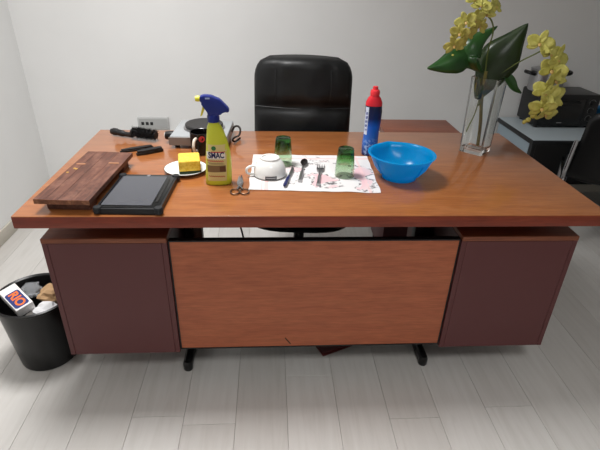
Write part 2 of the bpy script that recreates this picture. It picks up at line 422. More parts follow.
Mf = mat('clear_film', (215, 218, 222), .18, trans=.75, ior=1.2)
b = BM(); crumple(b, .038, 9, 3, (1, .8, .6), .42)
tag(obj('plastic_wrap', b, Mf, None, (-1.078, .292, .272), smooth=20), 'shiny clear plastic wrap behind the carton in the waste basket', 'wrapper')
b = BM(); crumple(b, .085, 12, 3, (1.02, 1.02, 1.05), .12)
tag(obj('rubbish_bag', b, mat('grey_rubbish', (120, 116, 112), .7), None, (-1.038, .234, .120), smooth=25), 'grey crumpled rubbish at the bottom of the waste basket', 'rubbish')

# ------------------------------------------------------------------ dark red folder on floor under the desk
tF = thing('folder', 'dark red folder lying on the floor under the desk', 'folder', (0.125, 0.292, 0), R(24))
b = BM(); box(b, -.11, .11, -.075, .12, .0005, .006, .001, 1); obj('cover', b, mat('dark_red_card', (92, 34, 32), .55), tF)
b = BM(); box(b, -.105, .105, -.07, .115, .0065, .014, .001, 1); obj('flap', b, mat('dark_red_card2', (84, 30, 30), .55), tF)
# cable hanging behind the desk
b = BM(); tube(b, [(-.30, .50, H-TH), (-.295, .51, .62), (-.30, .52, .50), (-.275, .54, .36), (-.26, .56, .20), (-.27, .60, .01)], .004, 8)
tag(obj('cable', b, M_blk), 'thin black cable hanging down behind the wooden front panel', 'cable')

# ------------------------------------------------------------------ things on the desk, left end
Z = H+0.0004
cb = thing('cutting_board', 'dark weathered wooden board of glued strips on desk corner', 'board', (-.744, .218, Z), R(-3.4))
xs = [-.080, -.046, -.010, .030, .080]
cuts = [(.01,), (-.06, ), (.03,), (-.02,)]
for i in range(4):
    b = BM(); box(b, xs[i]+.0001, xs[i+1]-.0001, -.202+random.uniform(-.002, .002), .200+random.uniform(-.003, .003), .030, .045+random.uniform(-.0004, .0004), .0005, 1)
    for f in b.faces: f.material_index = 1 if f.calc_center_median().y < -.2 else 0
    obj('strip', b, [MW['board'], MW['boardend']], cb)
for y in (-.150, .150):
    b = BM(); box(b, -.060, .068, y-.026, y+.026, 0, .0299, .002, 1); obj('batten', b, MW['boardend'] if False else MW['board'], cb)
for (x, y, l) in ((-.055, .075, .03), (.05, .09, .035)):
    b = BM(); box(b, x-l/2, x+l/2, y-.004, y+.004, .0445, .0462, .0004, 1); obj('inlay_mark', b, mat('pale_wood_mark', (170, 122, 88), .6), cb)
for (x, y) in ((-.068, .0), (-.06, .035), (-.052, .03)):
    b = BM(); lathe(b, [(0, .0445), (.0045, .0445), (.004, .0462), (0, .0463)], 10, (x, y)); obj('paint_spot', b, mat('ochre_spot', (190, 150, 70), .6), cb)

tb = thing('tablet', 'black tablet computer in a rugged case with dark grey screen', 'tablet', (-.567, .138, Z), R(-2.0))
b = BM(); prism(b, rrect(0, 0, .188, .258, .016), 0, .019, 'z', .004); case = obj('case', b, mat('case_black', (20, 22, 26), .45), tb)
b = BM(); prism(b, rrect(0, 0, .176, .246, .010), .0191, .0206, 'z', .0005)
box(b, -.079, .064, -.107, .107, .0188, .0212, 0)
obj('bezel', b, mat('bezel_black', (12, 13, 15), .25), case)
b = BM(); prism(b, rrect(-.010, 0, .146, .218, .003), .0212, .0217, 'z'); obj('screen', b, mat('screen_glass', (66, 68, 76), .10, spec=.6, coat=.3), tb)
b = BM(); box(b, .070, .078, -.085, .085, .0207, .0225, .0007, 1); obj('side_strip', b, M_blk, tb)
b = BM(); lathe(b, [(0, .0207), (.006, .0207), (.006, .0215), (0, .0216)], 16, (0, .116)); obj('camera_lens', b, M_chrome, tb)
for (x, y) in ((-.088, -.122), (.088, -.122), (-.088, .122), (.088, .122)):
    b = BM(); lathe(b, [(0, .003), (.012, .003), (.0135, .006), (.0135, .018), (.011, .0225), (0, .0225)], 14, (x, y)); obj('corner_bumper', b, mat('rubber', (22, 23, 26), .6), tb)

pl = thing('plate', 'small white saucer under the yellow sponge', 'plate', (-.455, .345, Z))
b = BM(); lathe(b, [(0, 0), (.040, 0), (.042, .003), (.060, .007), (.075, .013), (.0755, .0145), (.073, .015), (.058, .010), (.040, .006), (0, .0058)], 48); obj('dish', b, M_white, pl)
b = BM(); lathe(b, [(.0715, .01445), (.0748, .0151), (.0757, .0148), (.0757, .0135)], 48); obj('rim_shadow', b, mat('rim_shadow_dark', (70, 66, 60), .3), pl, label='rim shadow painted as a dark band')  # shadow at the saucer rim, put in as a dark ring

sp = thing('sponge', 'yellow kitchen sponge with green scouring side on white saucer', 'sponge', (-.440, .338, Z+.0105), R(10))
def spongemat():
    M = mat('yellow_foam', (240, 196, 48), .85); v = coords(M); n = noise(M, v, 130, 3)
    basecol(M, ramp(M, n, [(.35, (226, 180, 52)), (.55, (240, 204, 84))])); bump(M, n, .5, .002); return M
b = BM(); box(b, -.037, .037, -.044, .044, .009, .047, .005, 3); obj('foam', b, spongemat(), sp)
b = BM(); box(b, -.037, .037, -.044, .044, .0, .0088, .002); obj('scouring_pad', b, mat('scour_green', (42, 58, 40), .9), sp)

hp = thing('hot_plate', 'grey electric hot plate with round dark cooking disc', 'hot plate', (-.435, .695, Z), R(-3))
b = BM(); prism(b, [(-.116, .012), (.116, .012), (.112, .050), (-.112, .050)], -.115, .115, bev=.004); obj('body', b, M_grey, hp)
b = BM(); box(b, -.1165, .1165, -.1165, -.1148, .013, .046, .0006, 1); obj('front_panel', b, mat('hp_front', (138, 134, 130), .4, .3), hp)
b = BM(); lathe(b, [(0, .050), (.083, .050), (.085, .053), (.080, .056), (0, .056)], 40, (.004, .01)); obj('trim_ring', b, M_steel, hp)
b = BM(); lathe(b, [(0, .056), (.077, .056), (.078, .066), (.075, .069), (.06, .068), (.03, .067), (0, .067)], 44, (.004, .01)); obj('cooking_disc', b, mat('cast_iron', (42, 40, 40), .55), hp)
b = BM(); T = Matrix.Translation((-.1155, -.045, .030)) @ Matrix.Rotation(-PI/2, 4, 'Y')
lathe(b, [(0, 0), (.019, 0), (.019, .010), (.016, .030), (0, .031)], 20); bmesh.ops.transform(b, matrix=T, verts=b.verts); kn = obj('knob', b, M_blk, hp)
b = BM(); T = Matrix.Translation((-.1468, -.045, .030)) @ Matrix.Rotation(-PI/2, 4, 'Y')
lathe(b, [(0, 0), (.013, 0), (.012, .002), (0, .0025)], 16); bmesh.ops.transform(b, matrix=T, verts=b.verts); obj('knob_highlight', b, M_hlwhite, kn)  # white disc standing in for the highlight on the black knob
for x in (-.09, .09):
    for y in (-.09, .09):
        b = BM(); lathe(b, [(0, 0), (.010, 0), (.011, .0125), (0, .0125)], 12, (x, y)); obj('foot', b, M_blk, hp)
b = BM(); tube(b, [(.116, .03, .03), (.128, .02, .052), (.145, .0, .062), (.158, -.03, .058), (.155, -.05, .040), (.138, -.055, .032), (.128, -.05, .018), (.135, -.03, .006), (.150, .02, .0045)], .0042, 8)
obj('power_cord', b, mat('cord_dark', (34, 24, 20), .5), hp)

mg = thing('mug', 'black mug with a red spot and pale handle beside hot plate', 'mug', (-.425, .540, Z), 0)
b = BM(); lathe(b, [(0, 0), (.036, 0), (.039, .004), (.040, .084), (.0385, .086), (.036, .084), (.0355, .008), (0, .006)], 36); obj('cup', b, mat('mug_black', (18, 17, 18), .25), mg)
b = BM(); tube(b, [(-.012, -.038, .068), (-.016, -.058, .066), (-.018, -.068, .045), (-.016, -.058, .024), (-.012, -.038, .020)], .0055, 10); obj('handle', b, mat('handle_cream', (226, 214, 200), .3), mg)
b = BM()
for i in range(20): pass
cvs = [b.verts.new((.0404*math.sin(.25+.012*math.cos(2*PI*i/20)/.0404), -.0404*math.cos(.25+.012*math.cos(2*PI*i/20)/.0404), .066+.012*math.sin(2*PI*i/20))) for i in range(20)]
b.faces.new(cvs); obj('red_spot', b, mat('spot_red', (206, 62, 70), .35), mg)

br = thing('hair_brush', 'black round hair brush lying at the back left of desk', 'brush', (-.72, .705, Z), R(-22))
b = BM(); tube(b, [(-.115, 0, .016), (-.09, 0, .017), (-.05, 0, .013), (-.012, 0, .014)], [.012, .015, .013, .010, .012], 12); obj('handle', b, M_blk, br)
b = BM(); tube(b, [(-.012, 0, .027), (.105, 0, .027)], .014, 14, False); obj('barrel', b, M_blks, br)
b = BM(); rnd = random.Random(3)
for i in range(1100):
    x = rnd.uniform(-.006, .104); a = rnd.uniform(0, 2*PI); l = rnd.uniform(.021, .030)
    ca, sa = math.cos(a), math.sin(a); p = Vector((x, .0135*ca, .027+.0135*sa)); q = Vector((x+rnd.uniform(-.006, .006), l*ca, max(.0004, .027+l*sa*.98)))
    s = Vector((.0008, -sa*.0008, ca*.0008)); s2 = Vector((.0008, sa*.0008, -ca*.0008))
    vv = [b.verts.new(p+s), b.verts.new(p-s), b.verts.new(q)]; b.faces.new(vv)
    vv = [b.verts.new(p+s2), b.verts.new(p-s2), b.verts.new(q)]; b.faces.new(vv)
o = obj('bristles', b, M_blks, br); o['kind'] = 'stuff'

def slim(name, label, p0, p1, wd, th, notch):
    p0 = Vector(p0); p1 = Vector(p1); d = p1-p0; L = d.length
    t = thing(name, label, 'hair clip', ((p0.x+p1.x)/2, (p0.y+p1.y)/2, Z), math.atan2(d.y, d.x))
    b = BM(); prism(b, [(-L/2, -wd*.25), (-L*.2, -wd*.5), (L*.42, -wd*.5), (L/2, -wd*.3), (L/2, wd*.3), (L*.42, wd*.5), (-L*.2, wd*.5), (-L/2, wd*.25)], 0, th*.55, 'z', .001); obj('lower_jaw', b, M_blk, t)
    b = BM(); prism(b, [(-L*.46, -wd*.2), (-L*.2, -wd*.42), (L*.40, -wd*.42), (L*.46, -wd*.25), (L*.46, wd*.25), (L*.40, wd*.42), (-L*.2, wd*.42), (-L*.46, wd*.2)], th*.55, th, 'z', .001); obj('upper_jaw', b, M_blks, t)
    b = BM(); T = Matrix.Translation((notch*L, 0, th*.55)) @ Matrix.Rotation(PI/2, 4, 'X'); lathe(b, [(0, -wd*.5), (th*.42, -wd*.5), (th*.42, wd*.5), (0, wd*.5)], 12); bmesh.ops.transform(b, matrix=T, verts=b.verts); obj('hinge', b, M_blk, t)
slim('hair_clip', 'slim black plastic clip nearer the wooden board', (-.735, .530), (-.622, .590), .020, .013, .25)
slim('hair_clip', 'thicker black plastic clip nearer the hot plate', (-.665, .500), (-.578, .558), .024, .018, .2)

# ------------------------------------------------------------------ yellow spray cleaner
sb = thing('spray_bottle', 'yellow SMAC spray cleaner bottle with blue trigger head', 'spray bottle', (-.330, .245, Z), R(4)); sb.scale = (1, 1, .97)
secs = [(0, 0, 0, .040, .023, 2.6), (.004, 0, 0, .0435, .026, 2.6), (.03, .001, 0, .0435, .0265, 2.5), (.08, .003, 0, .0420, .0265, 2.4), (.12, .003, 0, .039, .0255, 2.3),
        (.155, .001, 0, .0335, .0235, 2.1), (.185, -.002, 0, .0275, .021, 2), (.203, -.005, 0, .0225, .0185, 2), (.212, -.006, 0, .0165, .016, 2), (.218, -.006, 0, .0165, .016, 2)]
b = BM(); loft(b, secs, 40)
def ypl():
    M = mat('yellow_plastic', (204, 210, 58), .32); return M
obj('bottle', b, ypl(), sb, smooth=60)
def surf(z):
    for s, t_ in zip(secs, secs[1:]):
        if s[0] <= z <= t_[0]:
            k = (z-s[0])/(t_[0]-s[0]); return [s[i]+(t_[i]-s[i])*k for i in range(6)]
    return secs[-1]
def wrap(x, z, e=.0006):
    s = surf(z); u = min(.985, abs((x-s[1])/s[3])); return (x, -(s[4]*(1-u**s[5])**(1/s[5]))-e, z)
def patch(name, M, x0, x1, z0, z1, e, par, nx=10, nz=6, fn=wrap, cut=0):
    b = BM(); G = [[b.verts.new(fn(x0+(x1-x0)*i/nx+cut*(j/nz), z0+(z1-z0)*j/nz, e)) for i in range(nx+1)] for j in range(nz+1)]
    for j in range(nz):
        for i in range(nx): b.faces.new((G[j][i], G[j][i+1], G[j+1][i+1], G[j+1][i]))
    return obj(name, b, M, par)
lb = patch('label', mat('label_cream', (214, 198, 134), .4), -.040, .027, .018, .146, .0005, sb, cut=.006)
patch('label_band', mat('label_white', (232, 230, 222), .4), -.034, .026, .096, .121, .0008, lb)
patch('label_stripe', mat('label_red', (198, 44, 44), .4), -.020, .026, .119, .1225, .0011, lb, nz=2)
patch('label_picture', mat('label_brown', (128, 104, 70), .4), -.034, .026, .050, .074, .0009, lb)
patch('label_inset', mat('label_inset_brown', (96, 64, 42), .4), .006, .025, .052, .071, .0012, lb, 4, 3)
text_obj('lettering', 'SMAC', .0265, mat('ink_navy', (22, 30, 84), .4), lb, lambda x, y: wrap(x-.003, y*1.05+.109, .0014), bold=.0009, sx=.74)
def strokes(name, M, x0, x1, z, amp, freq, r):
    b = BM(); N = 60; rows = []
    for i in range(N+1):
        x = x0+(x1-x0)*i/N; zz = z+amp*math.sin(freq*i/N*2*PI)*(.6+.4*math.sin(i*.9)); rows.append([b.verts.new(wrap(x, zz-r, .0014)), b.verts.new(wrap(x, zz+r, .0014))])
    for p, q in zip(rows, rows[1:]): b.faces.new((p[0], q[0], q[1], p[1]))
    return obj(name, b, M, lb)
strokes('red_script', mat('ink_red', (196, 40, 62), .4), -.034, .020, .0895, .0026, 9, .0014)
b_lines = BM()
for (z, x0, x1) in ((.082, -.032, .018), (.0785, -.028, .022)):
    G = [[b_lines.verts.new(wrap(x0+(x1-x0)*i/8, z+.0012*j, .0012)) for i in range(9)] for j in range(2)]
    for i in range(8): b_lines.faces.new((G[0][i], G[0][i+1], G[1][i+1], G[1][i]))
obj('small_print', b_lines, mat('ink_black', (40, 44, 50), .5), lb)
strokes('bottom_line', mat('ink_rust', (176, 66, 34), .5), -.030, .022, .035, .0022, 8, .0013)
b = BM(); vv = [b.verts.new(wrap(-.010+.0075*math.cos(2*PI*i/20), .134+.0075*math.sin(2*PI*i/20), .0012)) for i in range(20)]; b.faces.new(vv); obj('round_mark', b, mat('mark_green', (42, 112, 58), .4), lb)
M_blue = mat('trigger_blue', (18, 36, 118), .35)
b = BM(); lathe(b, [(0, .218), (.0195, .218), (.0195, .236), (.017, .242), (0, .243)], 24, (-.006, 0)); obj('collar', b, M_blue, sb)
hd = [(-.022, .236), (-.024, .262), (-.036, .280), (-.044, .284), (-.044, .301), (-.030, .305), (-.008, .303), (.018, .291), (.044, .262), (.046, .252), (.038, .248), (.022, .254), (.014, .246), (.012, .236)]
b = BM(); prism(b, hd, -.0145, .0145, bev=.005); hdo = obj('trigger_head', b, M_blue, sb)
M_ny = mat('nozzle_yellow', (232, 222, 70), .35)
b = BM(); T = Matrix.Translation((-.044, 0, .292)) @ Matrix.Rotation(-PI/2, 4, 'Y'); lathe(b, [(0, 0), (.009, 0), (.0095, .006), (.008, .014), (0, .014)], 16); bmesh.ops.transform(b, matrix=T, verts=b.verts); obj('nozzle', b, M_ny, hdo)
b = BM(); prism(b, [(-.034, .279), (-.027, .281), (-.030, .262), (-.040, .238), (-.046, .236), (-.040, .258)], -.007, .007, bev=.0015); obj('trigger', b, M_ny, sb)
b = BM(); box(b, -.027, -.013, -.0150, -.0146, .2935, .2985); obj('head_mark', b, mat('mark_pale', (160, 176, 214), .4), hdo)

# ------------------------------------------------------------------ scissors
sc = thing('scissors', 'small steel scissors lying before the spray bottle', 'scissors', (-.258, .224, Z), R(2)); sc.scale = (1.15, 1.15, 1.15)
for s in (-1, 1):
    b = BM(); z0 = .0015 if s < 0 else .0035
    prism(b, [(-.004*s, -.012), (.007*s, -.012), (.0095*s, .015), (.005*s, .060), (.0025*s, .068), (-.002*s, .015)], z0, z0+.0018, 'z', .0004); bl = obj('blade', b, M_steel, sc)
    b = BM(); c0 = Vector((.0135*s, -.052, .0035))
    tube(b, [c0+Vector((.0125*math.cos(2*PI*i/14), .018*math.sin(2*PI*i/14), 0)) for i in range(15)], .0020, 8, closed=True, k=2); obj('finger_loop', b, mat('scissor_loop', (128, 104, 88), .3, .8), bl)
    b = BM(); tube(b, [(.001*s, -.010, .0032), (.004*s, -.024, .0034), (.009*s, -.037, .0035)], .003, 8); obj('shank', b, M_steel, bl)
b = BM(); lathe(b, [(0, .0015), (.004, .0015), (.004, .0062), (.003, .007), (0, .007)], 12); obj('pivot_screw', b, M_chrome, sc)

# ------------------------------------------------------------------ tea towel
def towelmat():
    M = mat('printed_cotton', (236, 232, 230), .9, spec=.15)
    tc = nn(M, 'ShaderNodeTexCoord'); v = tc.outputs['Object']
    n1 = noise(M, v, 9, 3, .5, .4); n2 = noise(M, v, 9, 3, .5, .4)
    sep = nn(M, 'ShaderNodeSeparateXYZ'); lk(M, v, sep.inputs[0])
    base = lin((222, 219, 218))
    # central motif: pink islands with grey outlines, fading to the left and the corners
    cen = nn(M, 'ShaderNodeVectorMath'); cen.operation = 'DISTANCE'; lk(M, v, cen.inputs[0]); cen.inputs[1].default_value = (.06, -.04, 0)
    msk = ramp(M, cen.outputs['Value'], [(.12, (255, 255, 255)), (.20, (0, 0, 0))])
    pink = ramp(M, n1, [(.545, (0, 0, 0)), (.57, (255, 255, 255))])
    pm = mix(M, 1.0, pink, msk, 'MULTIPLY')
    c = mix(M, pm, base, lin((224, 186, 190)))
    line = ramp(M, n1, [(.50, (0, 0, 0)), (.52, (255, 255, 255)), (.545, (255, 255, 255)), (.565, (0, 0, 0))])
    msk2 = ramp(M, cen.outputs['Value'], [(.15, (255, 255, 255)), (.24, (60, 60, 60))])
    ln = mix(M, 1.0, line, msk2, 'MULTIPLY')
    fine = noise(M, v, 60, 3); lf = ramp(M, fine, [(.45, (60, 60, 60)), (.6, (255, 255, 255))])
    c = mix(M, mix(M, 1.0, ln, lf, 'MULTIPLY'), c, lin((92, 86, 90)))
    # woven pink bands along the left, back and right
    def band(axis, p, wd, tint):
        global _c
        a = nn(M, 'ShaderNodeMath'); a.operation = 'SUBTRACT'; lk(M, sep.outputs[axis], a.inputs[0]); a.inputs[1].default_value = p
        ab = nn(M, 'ShaderNodeMath'); ab.operation = 'ABSOLUTE'; lk(M, a.outputs[0], ab.inputs[0])
        lt = nn(M, 'ShaderNodeMath'); lt.operation = 'LESS_THAN'; lk(M, ab.outputs[0], lt.inputs[0]); lt.inputs[1].default_value = wd
        ml = nn(M, 'ShaderNodeMath'); ml.operation = 'MULTIPLY'; lk(M, lt.outputs[0], ml.inputs[0]); ml.inputs[1].default_value = .6
        return ml.outputs[0], lin(tint)
    for args in ((0, -.170, .007, (232, 176, 172)), (1, .135, .006, (230, 180, 178)), (0, .175, .005, (236, 196, 194)), (0, -.185, .002, (226, 170, 168))):
        f, tcol = band(*args); c = mix(M, f, c, tcol)
    basecol(M, c); wv = noise(M, v, 500, 2); bump(M, wv, .25, .001)
    return M
tw = BM(); nx, ny = 48, 36
A, Bc, Cc, Dc = Vector((-.229, .184)), Vector((.208, .160)), Vector((.224, .505)), Vector((-.222, .515))
from mathutils import noise as mn
G = []; o0 = Vector((0, .34))
for j in range(ny+1):
    row = []
    for i in range(nx+1):
        u, v = i/nx, j/ny; p = A*(1-u)*(1-v)+Bc*u*(1-v)+Cc*u*v+Dc*(1-u)*v
        ed = min(u, 1-u, v, 1-v)
        p = p+Vector((mn.noise((v*5, 1, 0))*.004*(1 if u in (0, 1) else .3), mn.noise((u*6, 7, 0))*.006*(1 if v in (0, 1) else .3)))
        z = .0012+.0012*max(0, mn.noise((p.x*14, p.y*9, 3)))+.0016*math.exp(-(ed/.02)**2)*(0.4+max(0, mn.noise((p.x*20, p.y*20, 9))))
        row.append(tw.verts.new((p.x-o0.x, p.y-o0.y, z)))
    G.append(row)
for j in range(ny):
    for i in range(nx): tw.faces.new((G[j][i], G[j][i+1], G[j+1][i+1], G[j+1][i]))
rr = bmesh.ops.extrude_face_region(tw, geom=list(tw.faces))
for v in rr['geom']:
    if isinstance(v, bmesh.types.BMVert): v.co.z -= .0012
tow = obj('tea_towel', tw, towelmat(), None, (0, .34, Z)); tag(tow, 'white tea towel with pink and grey print spread on desk', 'towel')
ZT = Z+.0030

# ------------------------------------------------------------------ upturned cup and glasses
cp = thing('cup', 'white cup turned upside down on the tea towel', 'cup', (-.158, .311, ZT)); cp.scale = (1, 1, .93)
b = BM(); lathe(b, [(.0545, 0), (.0565, 0), (.0575, .002), (.056, .022), (.050, .043), (.040, .058), (.034, .0635), (.0335, .070), (.031, .0712), (.028, .070), (.027, .065), (0, .0645), (0, .060), (.036, .055), (.046, .042), (.053, .022)], 48, close=True); obj('bowl', b, M_white, cp)
b = BM(); tube(b, [(-.050, -.012, .038), (-.066, -.016, .040), (-.080, -.019, .030), (-.078, -.018, .013), (-.062, -.014, .007), (-.056, -.012, .009)], .0045, 10); obj('handle', b, M_white, cp)
def cupwrap(x, z, e): r = .0574-.0012*(z/.02); r += e; a = x/r; return (r*math.sin(a), -r*math.cos(a), z)
pt = patch('printed_band', mat('cup_print_dark', (58, 58, 62), .4), -.016, .024, .004, .016, .0009, cp, 10, 2, cupwrap)
patch('printed_frame', mat('cup_print_pale', (176, 176, 178), .4), -.013, .021, .0085, .0115, .0013, pt, 8, 1, cupwrap)
b = BM(); lathe(b, [(.0572, .0005), (.0580, .0012), (.0580, .0032), (.0570, .0035)], 48); obj('rim_line', b, mat('rim_grey', (110, 108, 106), .4), cp)
def greenglass():
    M = mat('green_glass', (176, 214, 172), .03, trans=1.0, ior=1.48); return M
def gradglass():
    M = mat('green_glass', (200, 230, 196), .03, trans=1.0, ior=1.48); v = coords(M); sp_ = nn(M, 'ShaderNodeSeparateXYZ'); lk(M, v, sp_.inputs[0])
    k = nn(M, 'ShaderNodeMath'); k.operation = 'MULTIPLY'; k.inputs[1].default_value = 10; lk(M, sp_.outputs[2], k.inputs[0])
    basecol(M, ramp(M, k.outputs[0], [(.1, (228, 240, 224)), (.5, (200, 226, 194)), (.68, (120, 168, 108)), (.9, (78, 132, 66))])); return M
M_gg = gradglass(); M_gd = mat('green_glass_base', (60, 116, 52), .04, trans=1.0, ior=1.48)
def tumbler(label, x, y):
    t = thing('tumbler', label, 'glass', (x, y, ZT), 0, 'green tumblers upside down on the tea towel'); t.scale = (1, 1, .95)
    b = BM(); lathe(b, [(.0325, 0), (.0350, 0), (.0352, .002), (.0335, .035), (.0305, .075), (.0285, .0935), (.0262, .0935), (.0280, .075), (.0312, .035)], 40, close=True); obj('wall', b, M_gg, t)
    b = BM(); lathe(b, [(0, .0937), (.0284, .0937), (.0282, .100), (.0265, .1065), (.0225, .1075), (.018, .105), (0, .1045)], 40); obj('thick_base', b, M_gd, t)
tumbler('upturned green glass tumbler behind the white cup', -.109, .414)
tumbler('upturned green glass tumbler at the right of the tea towel', .106, .305)

# ------------------------------------------------------------------ cutlery on the towel
def along(name, label, p0, p1):
    d = Vector(p1)-Vector(p0); return thing(name, label, 'cutlery', (p0[0], p0[1], ZT), math.atan2(d.y, d.x)), d.length
t, L = along('knife', 'small knife with a dark blue handle on the tea towel', (-.110, .197), (-.072, .372))
b = BM(); tube(b, [(0, 0, .0065), (.02, 0, .0068), (.06, 0, .0062), (L*.5, 0, .0052)], [.004, .0062, .006, .0045], 10); obj('handle', b, mat('knife_blue', (30, 38, 92), .35), t)
b = BM(); prism(b, [(L*.5, -.004), (L*.55, -.0065), (L*.9, -.006), (L, .003), (L*.95, .0055), (L*.5, .004)], .004, .0056, 'z', .0003); obj('blade', b, M_steel, t)
t, L = along('spoon', 'steel spoon with the bowl towards the chair', (-.056, .243), (-.027, .435))
b = BM(); tube(b, [(0, 0, .003), (L*.3, 0, .004), (L*.6, 0, .006), (L*.72, 0, .0045)], [.0066, .006, .004, .003], 10); obj('handle', b, M_steel, t)
b = BM(); G = []
for i in range(11):
    u = i/10; hw = .0140*math.sqrt(max(0, 1-(2*u-1)**2))*(.8+.3*u)
    G.append([b.verts.new((L*.70+u*L*.32, q*hw, .0012+.0075*(abs(q)**2)*1.0 + .004*(2*u-1)**2)) for q in (-1, -.6, -.2, .2, .6, 1)])
for a, c_ in zip(G, G[1:]):
    for i in range(5): b.faces.new((a[i], a[i+1], c_[i+1], c_[i]))
o = obj('bowl', b, mat('spoon_dark_steel', (74, 70, 70), .3, .9), t, smooth=80); sm = o.modifiers.new('thick', 'SOLIDIFY'); sm.thickness = .0012
t, L = along('fork', 'steel fork on the printed middle of the tea towel', (.004, .212), (.032, .398))
b = BM(); tube(b, [(0, 0, .003), (L*.3, 0, .004), (L*.55, 0, .006), (L*.66, 0, .005)], [.0068, .006, .004, .0035], 10); obj('handle', b, M_steel, t)
b = BM(); prism(b, [(L*.62, -.004), (L*.70, -.013), (L*.80, -.0145), (L*.80, .0145), (L*.70, .013), (L*.62, .004)], .0035, .0055, 'z', .0004); obj('head', b, M_steel, t)
for q in (-.0125, -.0042, .0042, .0125):
    b = BM(); tube(b, [(L*.79, q, .0045), (L*.9, q, .0035), (L, q, .005)], [.0019, .0018, .001], 6); obj('tine', b, M_steel, t)

# ------------------------------------------------------------------ blue bottle with red cap
bb = thing('detergent_bottle', 'blue squeeze bottle with red cap behind the blue bowl', 'bottle', (.236, .530, Z), R(-6))
def bluemat():
    M = mat('bottle_blue', (20, 60, 150), .3); v = coords(M); sep = nn(M, 'ShaderNodeSeparateXYZ'); lk(M, v, sep.inputs[0])
    mr = nn(M, 'ShaderNodeMath'); mr.operation = 'MULTIPLY'; mr.inputs[1].default_value = 5; lk(M, sep.outputs[2], mr.inputs[0])
    c = ramp(M, mr.outputs[0], [(0, (22, 44, 110)), (.30, (44, 104, 190)), (.58, (22, 88, 186)), (.74, (12, 28, 82)), (1, (9, 14, 46))])
    n = noise(M, v, 95, 3, .6); sp_ = ramp(M, n, [(.50, (0, 0, 0)), (.58, (255, 255, 255))])
    zm = ramp(M, mr.outputs[0], [(.22, (255, 255, 255)), (.38, (0, 0, 0))])
    f = mix(M, 1.0, sp_, zm, 'MULTIPLY'); basecol(M, mix(M, f, c, lin((150, 178, 222)))); return M
bsec = [(0, 0, 0, .027, .020, 2.4), (.005, 0, 0, .030, .0225, 2.4), (.05, 0, 0, .0305, .023, 2.4), (.095, .002, 0, .0285, .021, 2.3), (.14, .003, 0, .031, .022, 2.3), (.175, .002, 0, .0325, .0225, 2.3), (.196, .001, 0, .031, .022, 2.2)]
b = BM(); loft(b, bsec, 36); obj('bottle', b, bluemat(), bb, smooth=60)
M_red = mat('cap_red', (214, 34, 48), .35)
b = BM(); loft(b, [(.1962, .001, 0, .0315, .0225, 2.2), (.208, .001, 0, .031, .0222, 2.2), (.224, .001, 0, .024, .019), (.230, .001, 0, .0185, .0175), (.233, .001, 0, .0165, .0165)], 36); cp_ = obj('cap', b, M_red, bb, smooth=60)
b = BM(); lathe(b, [(.012, .233), (.0175, .234), (.0180, .248), (.015, .254), (.010, .256), (.010, .262), (.0095, .2665), (0, .267)], 28, (.001, 0)); obj('flip_top', b, mat('cap_red_bright', (226, 46, 56), .35), cp_)
def bw(x, z, e):
    for s, t_ in zip(bsec, bsec[1:]):
        if s[0] <= z <= t_[0]: k = (z-s[0])/(t_[0]-s[0]); s = [s[i]+(t_[i]-s[i])*k for i in range(6)]; break
    u = min(.97, abs((x-s[1])/s[3])); return (x, -(s[4]*(1-u**s[5])**(1/s[5]))-e, z)
lbl = patch('label', mat('bottle_label_white', (206, 214, 232), .4), -.0290, -.0175, .085, .192, .0005, bb, 5, 10, bw)
b = BM()
for (z, hh) in ((.168, .010), (.152, .011), (.136, .010), (.120, .010), (.104, .008)):
    G = [[b.verts.new(bw(-.0262+.0065*i/4, z-hh/2+hh*j/2, .0010)) for i in range(5)] for j in range(3)]
    for j in range(2):
        for i in range(4):
            if (i, j) not in ((1, 1), (2, 0)): b.faces.new((G[j][i], G[j][i+1], G[j+1][i+1], G[j+1][i]))
obj('vertical_lettering', b, mat('ink_blue', (34, 54, 140), .4), lbl)

# ------------------------------------------------------------------ blue bowl
bo = thing('bowl', 'translucent bright blue plastic bowl near desk centre', 'bowl', (.302, .300, Z), 0)
def bluebowl():
    M = mat('translucent_blue', (4, 172, 230), .22, trans=.0); p = M.node_tree.nodes['Principled BSDF']
    tr = nn(M, 'ShaderNodeBsdfTranslucent'); tr.inputs[0].default_value = lin((40, 200, 250)); mx = nn(M, 'ShaderNodeMixShader'); mx.inputs[0].default_value = .55
    lk(M, p.outputs[0], mx.inputs[1]); lk(M, tr.outputs[0], mx.inputs[2]); lk(M, mx.outputs[0], M.node_tree.nodes['Material Output'].inputs[0]); return M
M_bowl = bluebowl()
b = BM(); lathe(b, [(0, .008), (.054, .008), (.056, 0), (.060, 0), (.061, .012), (.074, .020), (.092, .042), (.106, .072), (.110, .086), (.117, .0875), (.118, .090), (.113, .0915), (.107, .089), (.103, .072), (.089, .043), (.071, .022), (.055, .013), (0, .011)], 64)
for v in b.verts:   # a pouring lip at the back
    a = math.atan2(v.co.y, v.co.x); d = (a-R(100)+PI) % (2*PI)-PI
    if v.co.z > .06: v.co *= 1; v.co.x *= 1+.07*math.exp(-(d/.16)**2); v.co.y *= 1+.07*math.exp(-(d/.16)**2)
obj('shell', b, M_bowl, bo, smooth=60)
b = BM()
for a in (-62, 28, 118, 208):
    ca, sa = math.cos(R(a)), math.sin(R(a)); tube(b, [(.075*ca, .075*sa, .020), (.0925*ca, .0925*sa, .042), (.1065*ca, .1065*sa, .072)], .0016, 6)
obj('rib', b, M_bowl, bo)

